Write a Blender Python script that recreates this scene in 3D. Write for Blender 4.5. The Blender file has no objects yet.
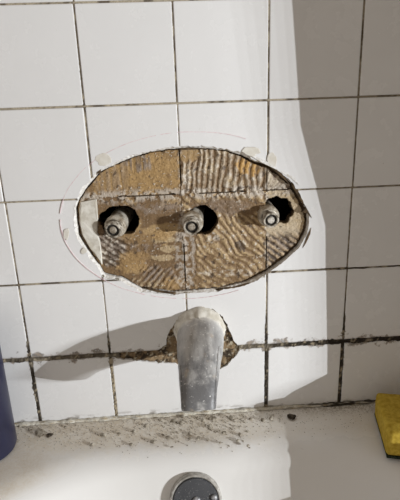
import bpy, bmesh, math, random
from mathutils import Vector, Matrix, noise
random.seed(7)
scn = bpy.context.scene
COL = scn.collection

# ------------------------------------------------------------------ camera
CAM = Vector((-0.01884, -0.54828, 0.08834))
YAW, PITCH, ROLL, FPX = -0.0422515, 1.283951, -0.0366147, 437.453
CROT = Matrix.Rotation(YAW, 3, 'Z') @ Matrix.Rotation(PITCH, 3, 'X') @ Matrix.Rotation(ROLL, 3, 'Z')
cam_d = bpy.data.cameras.new('camera')
cam_d.sensor_fit = 'VERTICAL'
cam_d.sensor_height = 24
cam_d.lens = FPX / 500 * 24
cam_d.clip_start = 0.01
cam = bpy.data.objects.new('camera', cam_d)
COL.objects.link(cam)
cam.matrix_world = Matrix.Translation(CAM) @ CROT.to_4x4()
scn.camera = cam

# ------------------------------------------------------------------ light
scn.view_settings.view_transform = 'Standard'
scn.view_settings.look = 'None'
scn.view_settings.exposure = 0.0
scn.view_settings.gamma = 1.0
world = bpy.data.worlds.new('room_light')
scn.world = world
world.use_nodes = True
bg = world.node_tree.nodes['Background']
bg.inputs[0].default_value = (1.0, 0.87, 0.74, 1)
bg.inputs[1].default_value = 0.315

LAMP = Vector((1.62, -1.15, -0.03))          # an LED torch standing outside the tub
ldir = (Vector((0, 0, -0.1)) - LAMP).normalized()
lside = ldir.cross(Vector((0, 0, 1))).normalized()
NLED = 7
LED_W = [98.0] + [13.0] * 6                 # one strong LED and a row of weak ones
LED_P = [LAMP + lside * (k * 0.024) for k in range(NLED)]
for k in range(NLED):
    ld = bpy.data.lights.new('led', 'SPOT')
    ld.energy = LED_W[k]
    ld.color = (0.965, 1.0, 1.03)
    ld.shadow_soft_size = 0.0022
    ld.spot_size = math.radians(100)
    ld.spot_blend = 0.5
    lo = bpy.data.objects.new('led', ld)
    COL.objects.link(lo)
    lo.location = LED_P[k]
    lo.rotation_euler = ldir.to_track_quat('-Z', 'Y').to_euler()

# ------------------------------------------------------------------ helpers
def ray(u, v):
    return CROT @ Vector(((u - 200) / FPX, -(v - 250) / FPX, -1))

def W(u, v, y=0.0):
    """point of the plane at depth y behind the tile face, seen at pixel u, v"""
    d = ray(u, v)
    return CAM + d * ((y - CAM.y) / d.y)

def H(u, v, z):
    d = ray(u, v)
    return CAM + d * ((z - CAM.z) / d.z)

def W2(u, v, y=0.0):
    p = W(u, v, y)
    return (p.x, p.z)

def obj(name, bm, m=None, parent=None, smooth=False):
    me = bpy.data.meshes.new(name)
    if isinstance(bm, bmesh.types.BMesh):
        bmesh.ops.recalc_face_normals(bm, faces=bm.faces)
        bm.to_mesh(me)
        bm.free()
    else:
        me.from_pydata(bm[0], [], bm[1])
        me.update()
    if smooth:
        me.polygons.foreach_set('use_smooth', [True] * len(me.polygons))
        me.set_sharp_from_angle(angle=math.radians(42))
    if m:
        me.materials.append(m)
    o = bpy.data.objects.new(name, me)
    COL.objects.link(o)
    if parent:
        o.parent = parent
    return o

def tag(o, label, cat, group=None):
    o['label'] = label
    o['category'] = cat
    if group:
        o['group'] = group
    return o

def empty(name, loc=(0, 0, 0)):
    o = bpy.data.objects.new(name, None)
    o.empty_display_size = 0.02
    COL.objects.link(o)
    o.location = loc
    return o

def vcol(o, cols):
    a = o.data.color_attributes.new('Col', 'FLOAT_COLOR', 'POINT')
    flat = []
    for c in cols:
        flat += [c[0], c[1], c[2], 1.0]
    a.data.foreach_set('color', flat)

def fr(x, y, z, s, oct=3):
    return noise.fractal(Vector((x * s, y * s, z * s)), 1.0, 2.0, oct)      # about -1..1

def sst(a, b, x):
    t = max(0.0, min(1.0, (x - a) / (b - a)))
    return t * t * (3 - 2 * t)

def lerp(a, b, t):
    return tuple(a[i] + (b[i] - a[i]) * t for i in range(3))

def inpoly(x, y, P):
    r = False
    j = len(P) - 1
    for i in range(len(P)):
        xi, yi = P[i]
        xj, yj = P[j]
        if (yi > y) != (yj > y) and x < (xj - xi) * (y - yi) / (yj - yi) + xi:
            r = not r
        j = i
    return r

def catmull(P, n=6, closed=True):
    out = []
    N = len(P)
    for i in range(N if closed else N - 1):
        p0, p1, p2, p3 = (P[(i - 1) % N], P[i], P[(i + 1) % N], P[(i + 2) % N])
        for k in range(n):
            t = k / n
            out.append(tuple(0.5 * (2 * p1[c] + (p2[c] - p0[c]) * t + (2 * p0[c] - 5 * p1[c] + 4 * p2[c] - p3[c]) * t * t
                       + (3 * p1[c] - p0[c] - 3 * p2[c] + p3[c]) * t ** 3) for c in range(len(p1))))
    return out

def resample(P, step):
    out = []
    N = len(P)
    for i in range(N):
        a, b = P[i], P[(i + 1) % N]
        L = math.hypot(b[0] - a[0], b[1] - a[1])
        n = max(1, int(L / step))
        for k in range(n):
            t = k / n
            out.append((a[0] + (b[0] - a[0]) * t, a[1] + (b[1] - a[1]) * t))
    return out

def area2(P):
    return sum(P[i - 1][0] * P[i][1] - P[i][0] * P[i - 1][1] for i in range(len(P)))

def offset(P, d):
    """push a counter-clockwise outline out by d(x, z)"""
    out = []
    N = len(P)
    for i in range(N):
        a, b = P[i - 2], P[(i + 2) % N]
        tx, tz = b[0] - a[0], b[1] - a[1]
        L = math.hypot(tx, tz) or 1
        k = d(P[i][0], P[i][1])
        out.append((P[i][0] + tz / L * k, P[i][1] - tx / L * k))
    return out

def prism(bm, P, y0, y1):
    a = [bm.verts.new((x, y0, z)) for x, z in P]
    b = [bm.verts.new((x, y1, z)) for x, z in P]
    bm.faces.new(a)
    bm.faces.new(b[::-1])
    for i in range(len(P)):
        j = (i + 1) % len(P)
        bm.faces.new((a[j], a[i], b[i], b[j]))
    return a, b

def lathe(prof, n=40, bm=None, M=None, rfun=None):
    """profile of (radius, height) turned about local z"""
    bm = bm or bmesh.new()
    rings = []
    for r, h in prof:
        ring = []
        for k in range(n):
            a = 2 * math.pi * k / n
            rr = r * (rfun(a, h) if rfun else 1)
            p = Vector((rr * math.cos(a), rr * math.sin(a), h))
            ring.append(bm.verts.new(M @ p if M else p))
        rings.append(ring)
    for A, B in zip(rings, rings[1:]):
        for k in range(n):
            bm.faces.new((A[k], A[(k + 1) % n], B[(k + 1) % n], B[k]))
    bm.faces.new(rings[0][::-1])
    bm.faces.new(rings[-1])
    return bm

# ------------------------------------------------------------------ materials
class NT:
    def __init__(self, name, rough=0.5, spec=0.5, metal=0.0):
        self.m = bpy.data.materials.new(name)
        self.m.use_nodes = True
        self.t = self.m.node_tree
        self.b = self.t.nodes['Principled BSDF']
        self.b.inputs['Roughness'].default_value = rough
        self.b.inputs['Specular IOR Level'].default_value = spec
        self.b.inputs['Metallic'].default_value = metal
        g = self.t.nodes.new('ShaderNodeNewGeometry')
        self.pos = g.outputs['Position']
        s = self.t.nodes.new('ShaderNodeSeparateXYZ')
        self.lk(self.pos, s.inputs[0])
        self.x, self.y, self.z = s.outputs

    def lk(self, a, b):
        if hasattr(a, 'is_linked'):
            self.t.links.new(a, b)
        else:
            b.default_value = a

    def noise(self, scale, detail=4, rough=0.6, vec=None, dist=0.0):
        n = self.t.nodes.new('ShaderNodeTexNoise')
        self.lk(vec or self.pos, n.inputs['Vector'])
        n.inputs['Scale'].default_value = scale
        n.inputs['Detail'].default_value = detail
        n.inputs['Roughness'].default_value = rough
        n.inputs['Distortion'].default_value = dist
        return n.outputs[0]

    def mul(self, v):
        n = self.t.nodes.new('ShaderNodeMapping')
        self.lk(self.pos, n.inputs[0])
        n.inputs['Scale'].default_value = v
        return n.outputs[0]

    def ma(self, op, a, b=0.0):
        n = self.t.nodes.new('ShaderNodeMath')
        n.operation = op
        self.lk(a, n.inputs[0])
        self.lk(b, n.inputs[1])
        return n.outputs[0]

    def ss(self, v, a, b):
        n = self.t.nodes.new('ShaderNodeMapRange')
        n.interpolation_type = 'SMOOTHSTEP'
        self.lk(v, n.inputs[0])
        n.inputs[1].default_value = a
        n.inputs[2].default_value = b
        n.inputs[3].default_value = 0.0
        n.inputs[4].default_value = 1.0
        if a > b:
            n.inputs[1].default_value, n.inputs[2].default_value = b, a
            n.inputs[3].default_value, n.inputs[4].default_value = 1.0, 0.0
        return n.outputs[0]

    def mix(self, f, a, b):
        n = self.t.nodes.new('ShaderNodeMix')
        n.data_type = 'RGBA'
        self.lk(f, n.inputs[0])
        for v, i in ((a, 6), (b, 7)):
            self.lk(tuple(v) + (1,) if isinstance(v, tuple) and len(v) == 3 else v, n.inputs[i])
        return n.outputs[2]

    def attr(self):
        n = self.t.nodes.new('ShaderNodeVertexColor')
        n.layer_name = 'Col'
        return n.outputs[0]

    def base(self, c):
        self.lk(tuple(c) + (1,) if isinstance(c, tuple) and len(c) == 3 else c, self.b.inputs['Base Color'])
        return self

    def set(self, k, v):
        self.lk(v, self.b.inputs[k])
        return self

    def bump(self, h, dist, strength=1.0):
        n = self.t.nodes.new('ShaderNodeBump')
        n.inputs['Strength'].default_value = strength
        n.inputs['Distance'].default_value = dist
        self.lk(h, n.inputs['Height'])
        self.lk(n.outputs[0], self.b.inputs['Normal'])
        return self

PT = 0.1095                                   # tile pitch
def gx(i): return (i - 2.15) * PT
def gz(j): return (2 - j) * PT
ZL = -0.3225                                  # height of the tub ledge at the wall

def m_tile():
    n = NT('glazed_white_tile', 0.22, 0.5)
    c = n.mix(n.noise(14, 3), (0.76, 0.755, 0.75), (0.83, 0.825, 0.82))
    # mould bleeding out of the lowest joints, with ragged edges
    ns = n.noise(55, 5, 0.65)
    n2 = n.noise(210, 3, 0.6)
    de = n.ma('ABSOLUTE', n.ma('SUBTRACT', n.z, gz(4) + 0.0005))
    reach = n.ma('MULTIPLY', n.ss(ns, 0.46, 0.72), 0.013)
    st = n.ss(n.ma('SUBTRACT', n.ma('ADD', reach, 0.0046), de), -0.0015, 0.0055)
    st = n.ma('MULTIPLY', st, n.ss(n2, 0.2, 0.42))
    c = n.mix(n.ma('MULTIPLY', st, 0.78), c, n.mix(n.ss(n2, .35, .65), (0.035, 0.024, 0.015), (0.25, 0.17, 0.095)))
    dv = n.ma('ABSOLUTE', n.ma('SUBTRACT', n.ma('FRACT', n.ma('ADD', n.ma('DIVIDE', n.x, PT), 10.65)), 0.5))
    dv = n.ma('MULTIPLY', dv, PT)
    low = n.ss(n.z, -0.135, -0.215)
    rv = n.ma('MULTIPLY', n.ma('MULTIPLY', n.ss(ns, 0.45, 0.75), 0.007), low)
    sv = n.ss(n.ma('SUBTRACT', n.ma('ADD', rv, 0.0006), dv), 0.0, 0.0025)
    c = n.mix(n.ma('MULTIPLY', n.ma('MULTIPLY', sv, low), 0.75), c, n.mix(n2, (0.06, 0.04, 0.025), (0.42, 0.33, 0.2)))
    df = n.ma('SUBTRACT', n.z, ZL)
    nf = n.noise(1, 4, 0.6, n.mul((45, 45, 120)))
    sf = n.ma('MULTIPLY', n.ss(df, 0.014, 0.002), n.ss(nf, 0.5, 0.62))
    c = n.mix(n.ma('MULTIPLY', sf, 0.8), c, (0.16, 0.13, 0.09))
    sp = n.ss(n.noise(160, 2, 0.5), 0.76, 0.8)
    c = n.mix(n.ma('MULTIPLY', sp, 0.45), c, (0.35, 0.3, 0.24))
    n.base(c)
    n.set('Roughness', n.ma('ADD', n.ma('MULTIPLY', st, 0.5), n.ma('ADD', 0.16, n.ma('MULTIPLY', n.noise(30), 0.2))))
    return n.bump(n.noise(18, 2), 0.0006, 0.35).m

def m_attr(name, rough, bs, bd, spec=0.3, dk=0.35):
    n = NT(name, rough, spec)
    nz = n.noise(bs, 4, 0.65)
    c = n.mix(n.ss(nz, 0.3, 0.75), n.mix(dk, n.attr(), (0.02, 0.015, 0.01)), n.attr())
    n.base(c)
    return n.bump(nz, bd, 0.8).m

def m_noise(name, ca, cb, scale, rough=0.6, spec=0.4, metal=0.0, bd=0.0, lo=0.35, hi=0.65, detail=4):
    n = NT(name, rough, spec, metal)
    nz = n.noise(scale, detail)
    n.base(n.mix(n.ss(nz, lo, hi), ca, cb))
    if bd:
        n.bump(nz, bd, 0.7)
    return n.m

MAT = {}
MAT['tile'] = m_tile()
MAT['bisque'] = m_noise('raw_tile_edge', (0.62, 0.59, 0.54), (0.86, 0.85, 0.83), 260, 0.85, 0.15, bd=0.0006)
MAT['grout'] = m_attr('stained_grout', 0.9, 600, 0.0006)
MAT['adhesive'] = m_attr('old_tile_adhesive', 0.55, 300, 0.0004, 0.3, 0.2)
MAT['board'] = m_noise('dark_backing_board', (0.05, 0.035, 0.022), (0.15, 0.10, 0.055), 90, 0.9, 0.2, bd=0.001)
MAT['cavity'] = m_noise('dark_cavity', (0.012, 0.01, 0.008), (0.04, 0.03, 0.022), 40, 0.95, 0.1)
MAT['plaster'] = m_noise('cream_plaster', (0.55, 0.51, 0.43), (0.76, 0.73, 0.66), 70, 0.85, 0.2, bd=0.0012)
MAT['brass'] = m_noise('scaled_brass', (0.26, 0.21, 0.15), (0.66, 0.61, 0.52), 110, 0.5, 0.5, 0.25, bd=0.0005)
MAT['grime'] = m_noise('grimy_brass', (0.14, 0.115, 0.085), (0.58, 0.53, 0.45), 170, 0.5, 0.5, 0.25, bd=0.0008, lo=.38, hi=.6)
MAT['steel'] = m_noise('worn_stem_metal', (0.5, 0.46, 0.4), (0.85, 0.82, 0.76), 300, 0.35, 0.5, 0.4)
MAT['dullsteel'] = m_noise('tarnished_stem_metal', (0.24, 0.20, 0.15), (0.46, 0.41, 0.34), 300, 0.5, 0.5, 0.2)
MAT['black'] = m_noise('black_washer', (0.012, 0.011, 0.01), (0.04, 0.036, 0.03), 200, 0.6, 0.4)
MAT['crumb'] = m_noise('mortar_crumb', (0.20, 0.17, 0.13), (0.46, 0.42, 0.35), 160, 0.95, 0.1)
MAT['darkcrumb'] = m_noise('dark_crumb', (0.025, 0.02, 0.015), (0.1, 0.08, 0.06), 200, 0.95, 0.1)
MAT['pencil'] = m_noise('red_pencil', (0.66, 0.44, 0.46), (0.80, 0.70, 0.70), 220, 0.7, 0.2)
MAT['smudge'] = m_noise('putty_smudge', (0.66, 0.62, 0.54), (0.76, 0.73, 0.67), 90, 0.75, 0.2)
MAT['blue'] = m_noise('blue_plastic', (0.012, 0.013, 0.035), (0.016, 0.018, 0.05), 20, 0.4, 0.5)
MAT['cap'] = m_noise('white_cap_plastic', (0.75, 0.75, 0.75), (0.8, 0.8, 0.8), 20, 0.4, 0.5)
MAT['sponge'] = m_noise('yellow_sponge_foam', (0.45, 0.30, 0.035), (0.60, 0.43, 0.07), 190, 0.95, 0.1, bd=0.0016)
MAT['scour'] = m_noise('dark_scouring_pad', (0.012, 0.018, 0.012), (0.05, 0.06, 0.04), 400, 0.95, 0.1, bd=0.001)
MAT['curtain'] = m_noise('pale_curtain_cloth', (0.55, 0.52, 0.48), (0.62, 0.6, 0.55), 30, 0.9, 0.1)
MAT['floor'] = m_noise('grey_floor', (0.3, 0.29, 0.27), (0.36, 0.35, 0.33), 12, 0.6, 0.3)
MAT['screw'] = m_noise('screw_metal', (0.16, 0.16, 0.165), (0.42, 0.42, 0.43), 300, 0.45, 0.5, 0.4)

def m_tub():
    n = NT('white_tub_enamel', 0.2, 0.5)
    c = n.mix(n.noise(9, 3), (0.78, 0.765, 0.74), (0.84, 0.83, 0.81))
    ns = n.noise(38, 5, 0.65)
    grit = n.noise(330, 4, 0.75)
    # grey dust lying on the flat ledge, ragged towards the rounded lip
    edge = n.ma('ADD', n.y, n.ma('MULTIPLY', n.ma('SUBTRACT', ns, 0.5), 0.05))
    film = n.ma('MULTIPLY', n.ss(edge, -0.078, -0.045), n.ss(n.z, ZL - 0.02, ZL - 0.004))
    wide = n.ma('MULTIPLY', n.ss(n.x, -0.15, -0.24), n.ss(n.z, ZL - 0.012, ZL - 0.003))
    film = n.ma('MAXIMUM', film, n.ma('MULTIPLY', wide, 0.8))
    left = n.ss(n.x, 0.16, 0.0)
    film = n.ma('MULTIPLY', film, n.ma('ADD', 0.45, n.ma('MULTIPLY', left, 0.55)))
    c = n.mix(n.ma('MULTIPLY', film, n.ma('ADD', 0.6, n.ma('MULTIPLY', n.ss(grit, 0.38, 0.62), 0.4))), c,
              n.mix(n.ss(ns, 0.35, 0.65), (0.66, 0.575, 0.45), (0.77, 0.71, 0.61)))
    mould = n.ma('MULTIPLY', n.ss(n.y, -0.03, -0.002), n.ma('MULTIPLY', n.ss(n.x, 0.08, 0.2), n.ss(grit, 0.4, 0.6)))
    c = n.mix(n.ma('MULTIPLY', mould, 0.75), c, (0.16, 0.12, 0.07))
    rust = n.ma('MULTIPLY', n.ss(n.noise(120, 4, 0.7), 0.66, 0.74), n.ss(n.y, -0.1, -0.05))
    c = n.mix(n.ma('MULTIPLY', rust, 0.6), c, (0.3, 0.22, 0.13))
    n.base(c)
    n.set('Roughness', n.ma('ADD', 0.22, n.ma('MULTIPLY', film, 0.6)))
    return n.bump(n.ma('MULTIPLY', grit, film), 0.0006, 0.6).m
MAT['tub'] = m_tub()

def m_spout():
    n = NT('scaled_chrome_spout', 0.4, 0.5)
    v = n.noise(1, 5, 0.62, n.mul((70, 18, 18)))
    w = n.noise(95, 4, 0.7)
    c = n.mix(n.ss(v, 0.34, 0.66), (0.27, 0.262, 0.255), (0.50, 0.49, 0.475))
    c = n.mix(n.ma('MULTIPLY', n.ss(w, 0.58, 0.68), 0.55), c, (0.66, 0.65, 0.62))
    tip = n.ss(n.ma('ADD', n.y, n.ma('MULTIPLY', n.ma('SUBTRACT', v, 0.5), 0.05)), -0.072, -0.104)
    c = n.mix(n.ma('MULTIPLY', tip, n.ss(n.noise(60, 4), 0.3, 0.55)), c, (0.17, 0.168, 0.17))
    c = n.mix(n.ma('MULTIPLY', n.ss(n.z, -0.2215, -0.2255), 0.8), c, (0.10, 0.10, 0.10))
    c = n.mix(n.ma('MULTIPLY', n.ss(n.noise(330, 2, .5), 0.66, 0.72), 0.8), c, (0.82, 0.81, 0.78))
    root = n.ss(n.ma('ADD', n.y, n.ma('MULTIPLY', n.ma('SUBTRACT', w, 0.5), 0.03)), -0.03, -0.008)
    c = n.mix(root, c, (0.76, 0.73, 0.67))
    rust = n.ma('MULTIPLY', n.ss(n.noise(40, 3), 0.6, 0.72), 0.5)
    c = n.mix(rust, c, (0.48, 0.38, 0.28))
    n.base(c)
    n.set('Metallic', n.ma('MULTIPLY', n.ss(v, 0.7, 0.3), 0.15))
    n.set('Roughness', n.ma('ADD', 0.28, n.ma('MULTIPLY', v, 0.4)))
    return n.bump(w, 0.0012, 0.6).m
MAT['spout'] = m_spout()

def m_dark_plate():
    n = NT('tarnished_overflow_plate', 0.5, 0.4, 0.15)
    a = n.noise(500, 3, 0.7)
    c = n.mix(n.ss(a, 0.62, 0.7), n.mix(n.noise(40), (0.05, 0.052, 0.058), (0.10, 0.102, 0.108)), (0.4, 0.39, 0.37))
    n.base(c)
    return n.bump(a, 0.0006, 0.5).m
MAT['plate'] = m_dark_plate()
MAT['plate_rim'] = m_noise('worn_plate_rim', (0.30, 0.28, 0.25), (0.52, 0.50, 0.46), 130, 0.45, 0.5, 0.2)

# ------------------------------------------------------------------ outlines on the wall
OPEN_PX = [(75, 208), (78.5, 199), (88, 185), (99, 172), (110, 167), (130, 158), (150, 152), (170, 149), (188, 148), (208, 148.5),
           (226, 150.5), (241, 155), (255, 161.5), (268, 165), (280, 173), (292, 183), (301, 198), (307.5, 211), (309, 221), (307, 233),
           (299, 247), (284, 261), (267, 273.5), (248, 283), (222, 289), (190, 292), (172, 293.5), (142, 290), (121, 279), (104, 275.5),
           (99, 267), (87, 251), (78, 236)]
OPEN = resample([W2(*p) for p in OPEN_PX], 0.0025)
if area2(OPEN) < 0:
    OPEN.reverse()
OPEN = [(x + 0.0007 * fr(x, 1, z, 260), z + 0.0007 * fr(x, 5, z, 260)) for x, z in OPEN]
def chip_w(x, z):
    r = 0.35 if x > 0.09 else 1.0
    return r * (0.0024 + 0.0022 * fr(x, 9, z, 70) + 0.0009 * fr(x, 3, z, 400))
OPEN_OUT = offset(OPEN, lambda x, z: max(0.0006, chip_w(x, z)))

SP_PX = [(177, 320), (186, 311), (199, 307), (213, 309), (223, 317), (229, 329), (234, 341), (240, 350.5), (234, 358), (226, 366),
         (206, 376), (187, 372), (174, 363), (160, 363), (148, 361.5), (138, 361), (126, 360), (116, 358.5), (112, 355), (126, 353), (142, 352), (156, 350.5), (166, 345), (168, 334), (173, 326)]
SPH = resample([W2(*p) for p in SP_PX], 0.0025)
if area2(SPH) < 0:
    SPH.reverse()
SPH = [(x + 0.0016 * fr(x, 1, z, 190), z + 0.0016 * fr(x, 5, z, 190)) for x, z in SPH]

def ragged(cx, cy, rx, ry, amp, seed, n=36):
    out = []
    for k in range(n):
        a = -2 * math.pi * k / n
        r = 1 + amp * fr(math.cos(a) + seed, math.sin(a), seed, 1.6, 3)
        out.append(W2(cx + rx * r * math.cos(a), cy + ry * r * math.sin(a), 0.006))
    if area2(out) < 0:
        out.reverse()
    return out
HOLES = [ragged(118.5, 221.5, 20, 15.5, 0.18, 1.0), ragged(202, 220, 15.5, 15, 0.12, 5.0), ragged(279, 211.5, 15.5, 14, 0.3, 9.3)]

# ------------------------------------------------------------------ the tiled wall
XW = 0.405
ZTOP = gz(-2)
def grid_plate(name, x0, x1, z0, z1, step, keep, hy, back, m, parent, colf=None, smooth=False):
    """height field on the wall, open where keep() is false, its edges turned back to y = back"""
    nx, nz = int((x1 - x0) / step), int((z1 - z0) / step)
    V, F, C, idx = [], [], [], {}
    def vid(i, j):
        if (i, j) not in idx:
            x, z = x0 + (x1 - x0) * i / nx, z0 + (z1 - z0) * j / nz
            idx[(i, j)] = len(V)
            V.append((x, hy(x, z), z))
            if colf:
                C.append(colf(x, z))
        return idx[(i, j)]
    cells = set()
    for i in range(nx):
        for j in range(nz):
            x, z = x0 + (x1 - x0) * (i + .5) / nx, z0 + (z1 - z0) * (j + .5) / nz
            if keep(x, z):
                cells.add((i, j))
    bidx = {}
    def bid(i, j):
        if (i, j) not in bidx:
            v = V[idx[(i, j)]]
            bidx[(i, j)] = len(V)
            V.append((v[0], back, v[2]))
            if colf:
                C.append(C[idx[(i, j)]])
        return bidx[(i, j)]
    for i, j in cells:
        F.append((vid(i, j), vid(i + 1, j), vid(i + 1, j + 1), vid(i, j + 1)))
        for a, b, nb in (((i, j), (i + 1, j), (i, j - 1)), ((i + 1, j), (i + 1, j + 1), (i + 1, j)),
                         ((i + 1, j + 1), (i, j + 1), (i, j + 1)), ((i, j + 1), (i, j), (i - 1, j))):
            if nb not in cells:
                F.append((vid(*b), vid(*a), bid(*a), bid(*b)))
    o = obj(name, (V, F), m, parent, smooth)
    if colf:
        vcol(o, C)
    return o

wall = empty('wall_back', (0, 0, ZL))
wall['kind'] = 'structure'
wall.location = (0, 0, 0)

YB = 0.0105                                    # face of the board the tiles were stuck to
def in_holes(x, z):
    return any(inpoly(x, z, h) for h in HOLES)
X0H, X1H, Z0H, Z1H = -0.135, 0.135, -0.06, -0.005
grid_plate('backing_board', X0H, X1H, Z0H, Z1H, 0.0015, lambda x, z: not in_holes(x, z), lambda x, z: YB, 0.024, MAT['board'], wall)
bm = bmesh.new()
for x0, x1, z0, z1 in ((-XW, XW, Z1H, ZTOP), (-XW, XW, -0.80, Z0H), (-XW, X0H, Z0H, Z1H), (X1H, XW, Z0H, Z1H)):
    prism(bm, [(x0, z0), (x1, z0), (x1, z1), (x0, z1)], YB, 0.024)
obj('wall_board', bm, MAT['board'], wall)
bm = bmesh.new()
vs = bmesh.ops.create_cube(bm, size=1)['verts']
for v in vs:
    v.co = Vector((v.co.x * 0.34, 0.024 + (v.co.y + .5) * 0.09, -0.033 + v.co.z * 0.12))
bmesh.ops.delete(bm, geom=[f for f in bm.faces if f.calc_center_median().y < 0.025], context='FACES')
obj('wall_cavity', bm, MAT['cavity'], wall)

def cutter(P, y0, y1):
    bm = bmesh.new()
    prism(bm, P, y0, y1)
    o = obj('cutter', bm)
    return o
cut_open, cut_spout = cutter(OPEN_OUT, -0.02, 0.02), cutter(SPH, -0.02, 0.02)
def pbox(P): return min(p[0] for p in P), max(p[0] for p in P), min(p[1] for p in P), max(p[1] for p in P)
BO, BS = pbox(OPEN_OUT), pbox(SPH)

def tile_bm(x0, x1, z0, z1, dz):
    bm = bmesh.new()
    bmesh.ops.create_cube(bm, size=1)
    for v in bm.verts:
        v.co = Vector((x0 + (v.co.x + .5) * (x1 - x0), (v.co.y + .5) * 0.007, z0 + (v.co.z + .5) * (z1 - z0)))
    eds = [e for e in bm.edges if all(v.co.y < 0.003 for v in e.verts) or abs(e.verts[0].co.y - e.verts[1].co.y) > 0.003]
    bmesh.ops.bevel(bm, geom=eds, offset=0.0013, segments=3, profile=0.5, affect='EDGES')
    for v in bm.verts:
        v.co.y += dz[0] + dz[1] * (v.co.x - x0) + dz[2] * (v.co.z - z0)
    return bm

dg = None
for j in range(-2, 5):
    for i in range(-2, 6):
        zt, zb = gz(j), gz(j + 1)
        hw = 0.0008
        ht, hb = 0.0010, 0.0010
        if j == 3: hb = 0.0026
        if j == 4: ht, hw = 0.0027, (0.0025 if i >= 2 else 0.0019)
        if j == 4: zb, hb = ZL, 0.0018
        x0, x1 = max(gx(i), -XW) + hw, min(gx(i + 1), XW) - hw
        if x1 - x0 < 0.006:
            continue
        jx, jz = random.uniform(-.0004, .0004), random.uniform(-.0004, .0004)
        x0, x1, z0, z1 = x0 + jx, x1 + jx, zb + hb + jz * 0.5, zt - ht + jz * 0.5
        b = tile_bm(x0, x1, z0, z1, (random.uniform(-.0003, .0003), random.uniform(-.004, .004), random.uniform(-.004, .004)))
        o = obj('wall_tile', b, MAT['tile'], wall)
        for cut, B in ((cut_open, BO), (cut_spout, BS)):
            if x0 < B[1] and x1 > B[0] and z0 < B[3] and z1 > B[2]:
                md = o.modifiers.new('cut', 'BOOLEAN')
                md.operation = 'DIFFERENCE'
                md.solver = 'EXACT'
                md.object = cut
        if o.modifiers:
            bpy.context.view_layer.update()
            dg = bpy.context.evaluated_depsgraph_get()
            me = bpy.data.meshes.new_from_object(o.evaluated_get(dg))
            o.modifiers.clear()
            if len(me.polygons) == 0:
                bpy.data.objects.remove(o)
                continue
            o.data = me
for c in (cut_open, cut_spout):
    bpy.data.objects.remove(c)

# ---- raw chipped edge round the opening
def chip_ring(name, A, B, ya, yb, m):
    bm = bmesh.new()
    N = len(A)
    mid = [((a[0] * .45 + b[0] * .55), (a[1] * .45 + b[1] * .55)) for a, b in zip(A, B)]
    r0 = [bm.verts.new((x, ya + 0.0003 * fr(x, 7, z, 300), z)) for x, z in A]
    r1 = [bm.verts.new((x + .0004 * fr(x, 2, z, 500), (ya + yb) * .42 + 0.0009 * fr(x, 4, z, 350), z)) for x, z in mid]
    r2 = [bm.verts.new((x, yb * .8, z)) for x, z in B]
    r3 = [bm.verts.new((x, YB, z)) for x, z in B]
    for P, Q in ((r0, r1), (r1, r2), (r2, r3)):
        for k in range(N):
            bm.faces.new((P[k], P[(k + 1) % N], Q[(k + 1) % N], Q[k]))
    return obj(name, bm, m, wall)
chip_ring('chipped_tile_edge', [(x, z) for x, z in offset(OPEN_OUT, lambda x, z: 0.0006)], OPEN, 0.0004, 0.006, MAT['bisque'])

# ---- grout in each joint
TANC, DARKC, MOULD, CREAM = (0.52, 0.45, 0.34), (0.17, 0.135, 0.095), (0.022, 0.017, 0.012), (0.62, 0.52, 0.36)
def grout_col(x, z, low, hz=False):
    a = fr(x, 1, z, 60, 4)
    b = fr(x, 8, z, 300, 3)
    c = lerp(TANC, DARKC, sst(-0.2, 0.3, a + 0.4 * b + (-0.15 if hz else 0.1)))
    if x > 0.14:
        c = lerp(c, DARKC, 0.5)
    mo = low * sst(-0.75, -0.2, a + 0.5 * b)
    c = lerp(c, MOULD, mo)
    if low > .2:
        if -0.15 < x < -0.1 and z < -0.225: c = lerp(c, CREAM, 0.75 * sst(-0.3, 0.1, b))
        c = lerp(c, CREAM, 0.6 * sst(0.32, 0.5, fr(x, 4, z, 140, 3)))
    return c
def grout_strip(horizontal, k, a0, a1, half, y, lowf, rough):
    st = 0.002
    n = int((a1 - a0) / st)
    V, F, C = [], [], []
    for q in range(n + 1):
        t = a0 + (a1 - a0) * q / n
        for s in range(5):
            low = lowf(t, k) if horizontal else lowf(k, t)
            lw = sst(0.4, 0.85, low)
            w = (s / 2 - 1) * half * (1 + lw * (0.12 + 0.8 * fr(t, 5 + (s > 2) * 9, k, 65, 3)))
            x, z = (t, k + w) if horizontal else (k + w, t)
            V.append((x, y - lw * 0.0012 + (0.0012 + lw * 0.001) * (s in (0, 4)) + rough * (0.3 + low) * fr(x, 3, z, 330, 3), z))
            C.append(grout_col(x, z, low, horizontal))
    for q in range(n):
        for s in range(4):
            F.append((q * 5 + s, q * 5 + s + 1, q * 5 + s + 6, q * 5 + s + 5))
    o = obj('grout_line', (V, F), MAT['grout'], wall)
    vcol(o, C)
def free(x, z):
    return not inpoly(x, z, OPEN_OUT) and not inpoly(x, z, SPH)
def runs(horizontal, k, a0, a1):
    out, cur = [], None
    t = a0
    while t <= a1:
        f = free(t, k) if horizontal else free(k, t)
        if f and cur is None: cur = t
        if not f and cur is not None:
            out.append((cur, t)); cur = None
        t += 0.001
    if cur is not None: out.append((cur, a1))
    return [r for r in out if r[1] - r[0] > 0.004]
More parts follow.
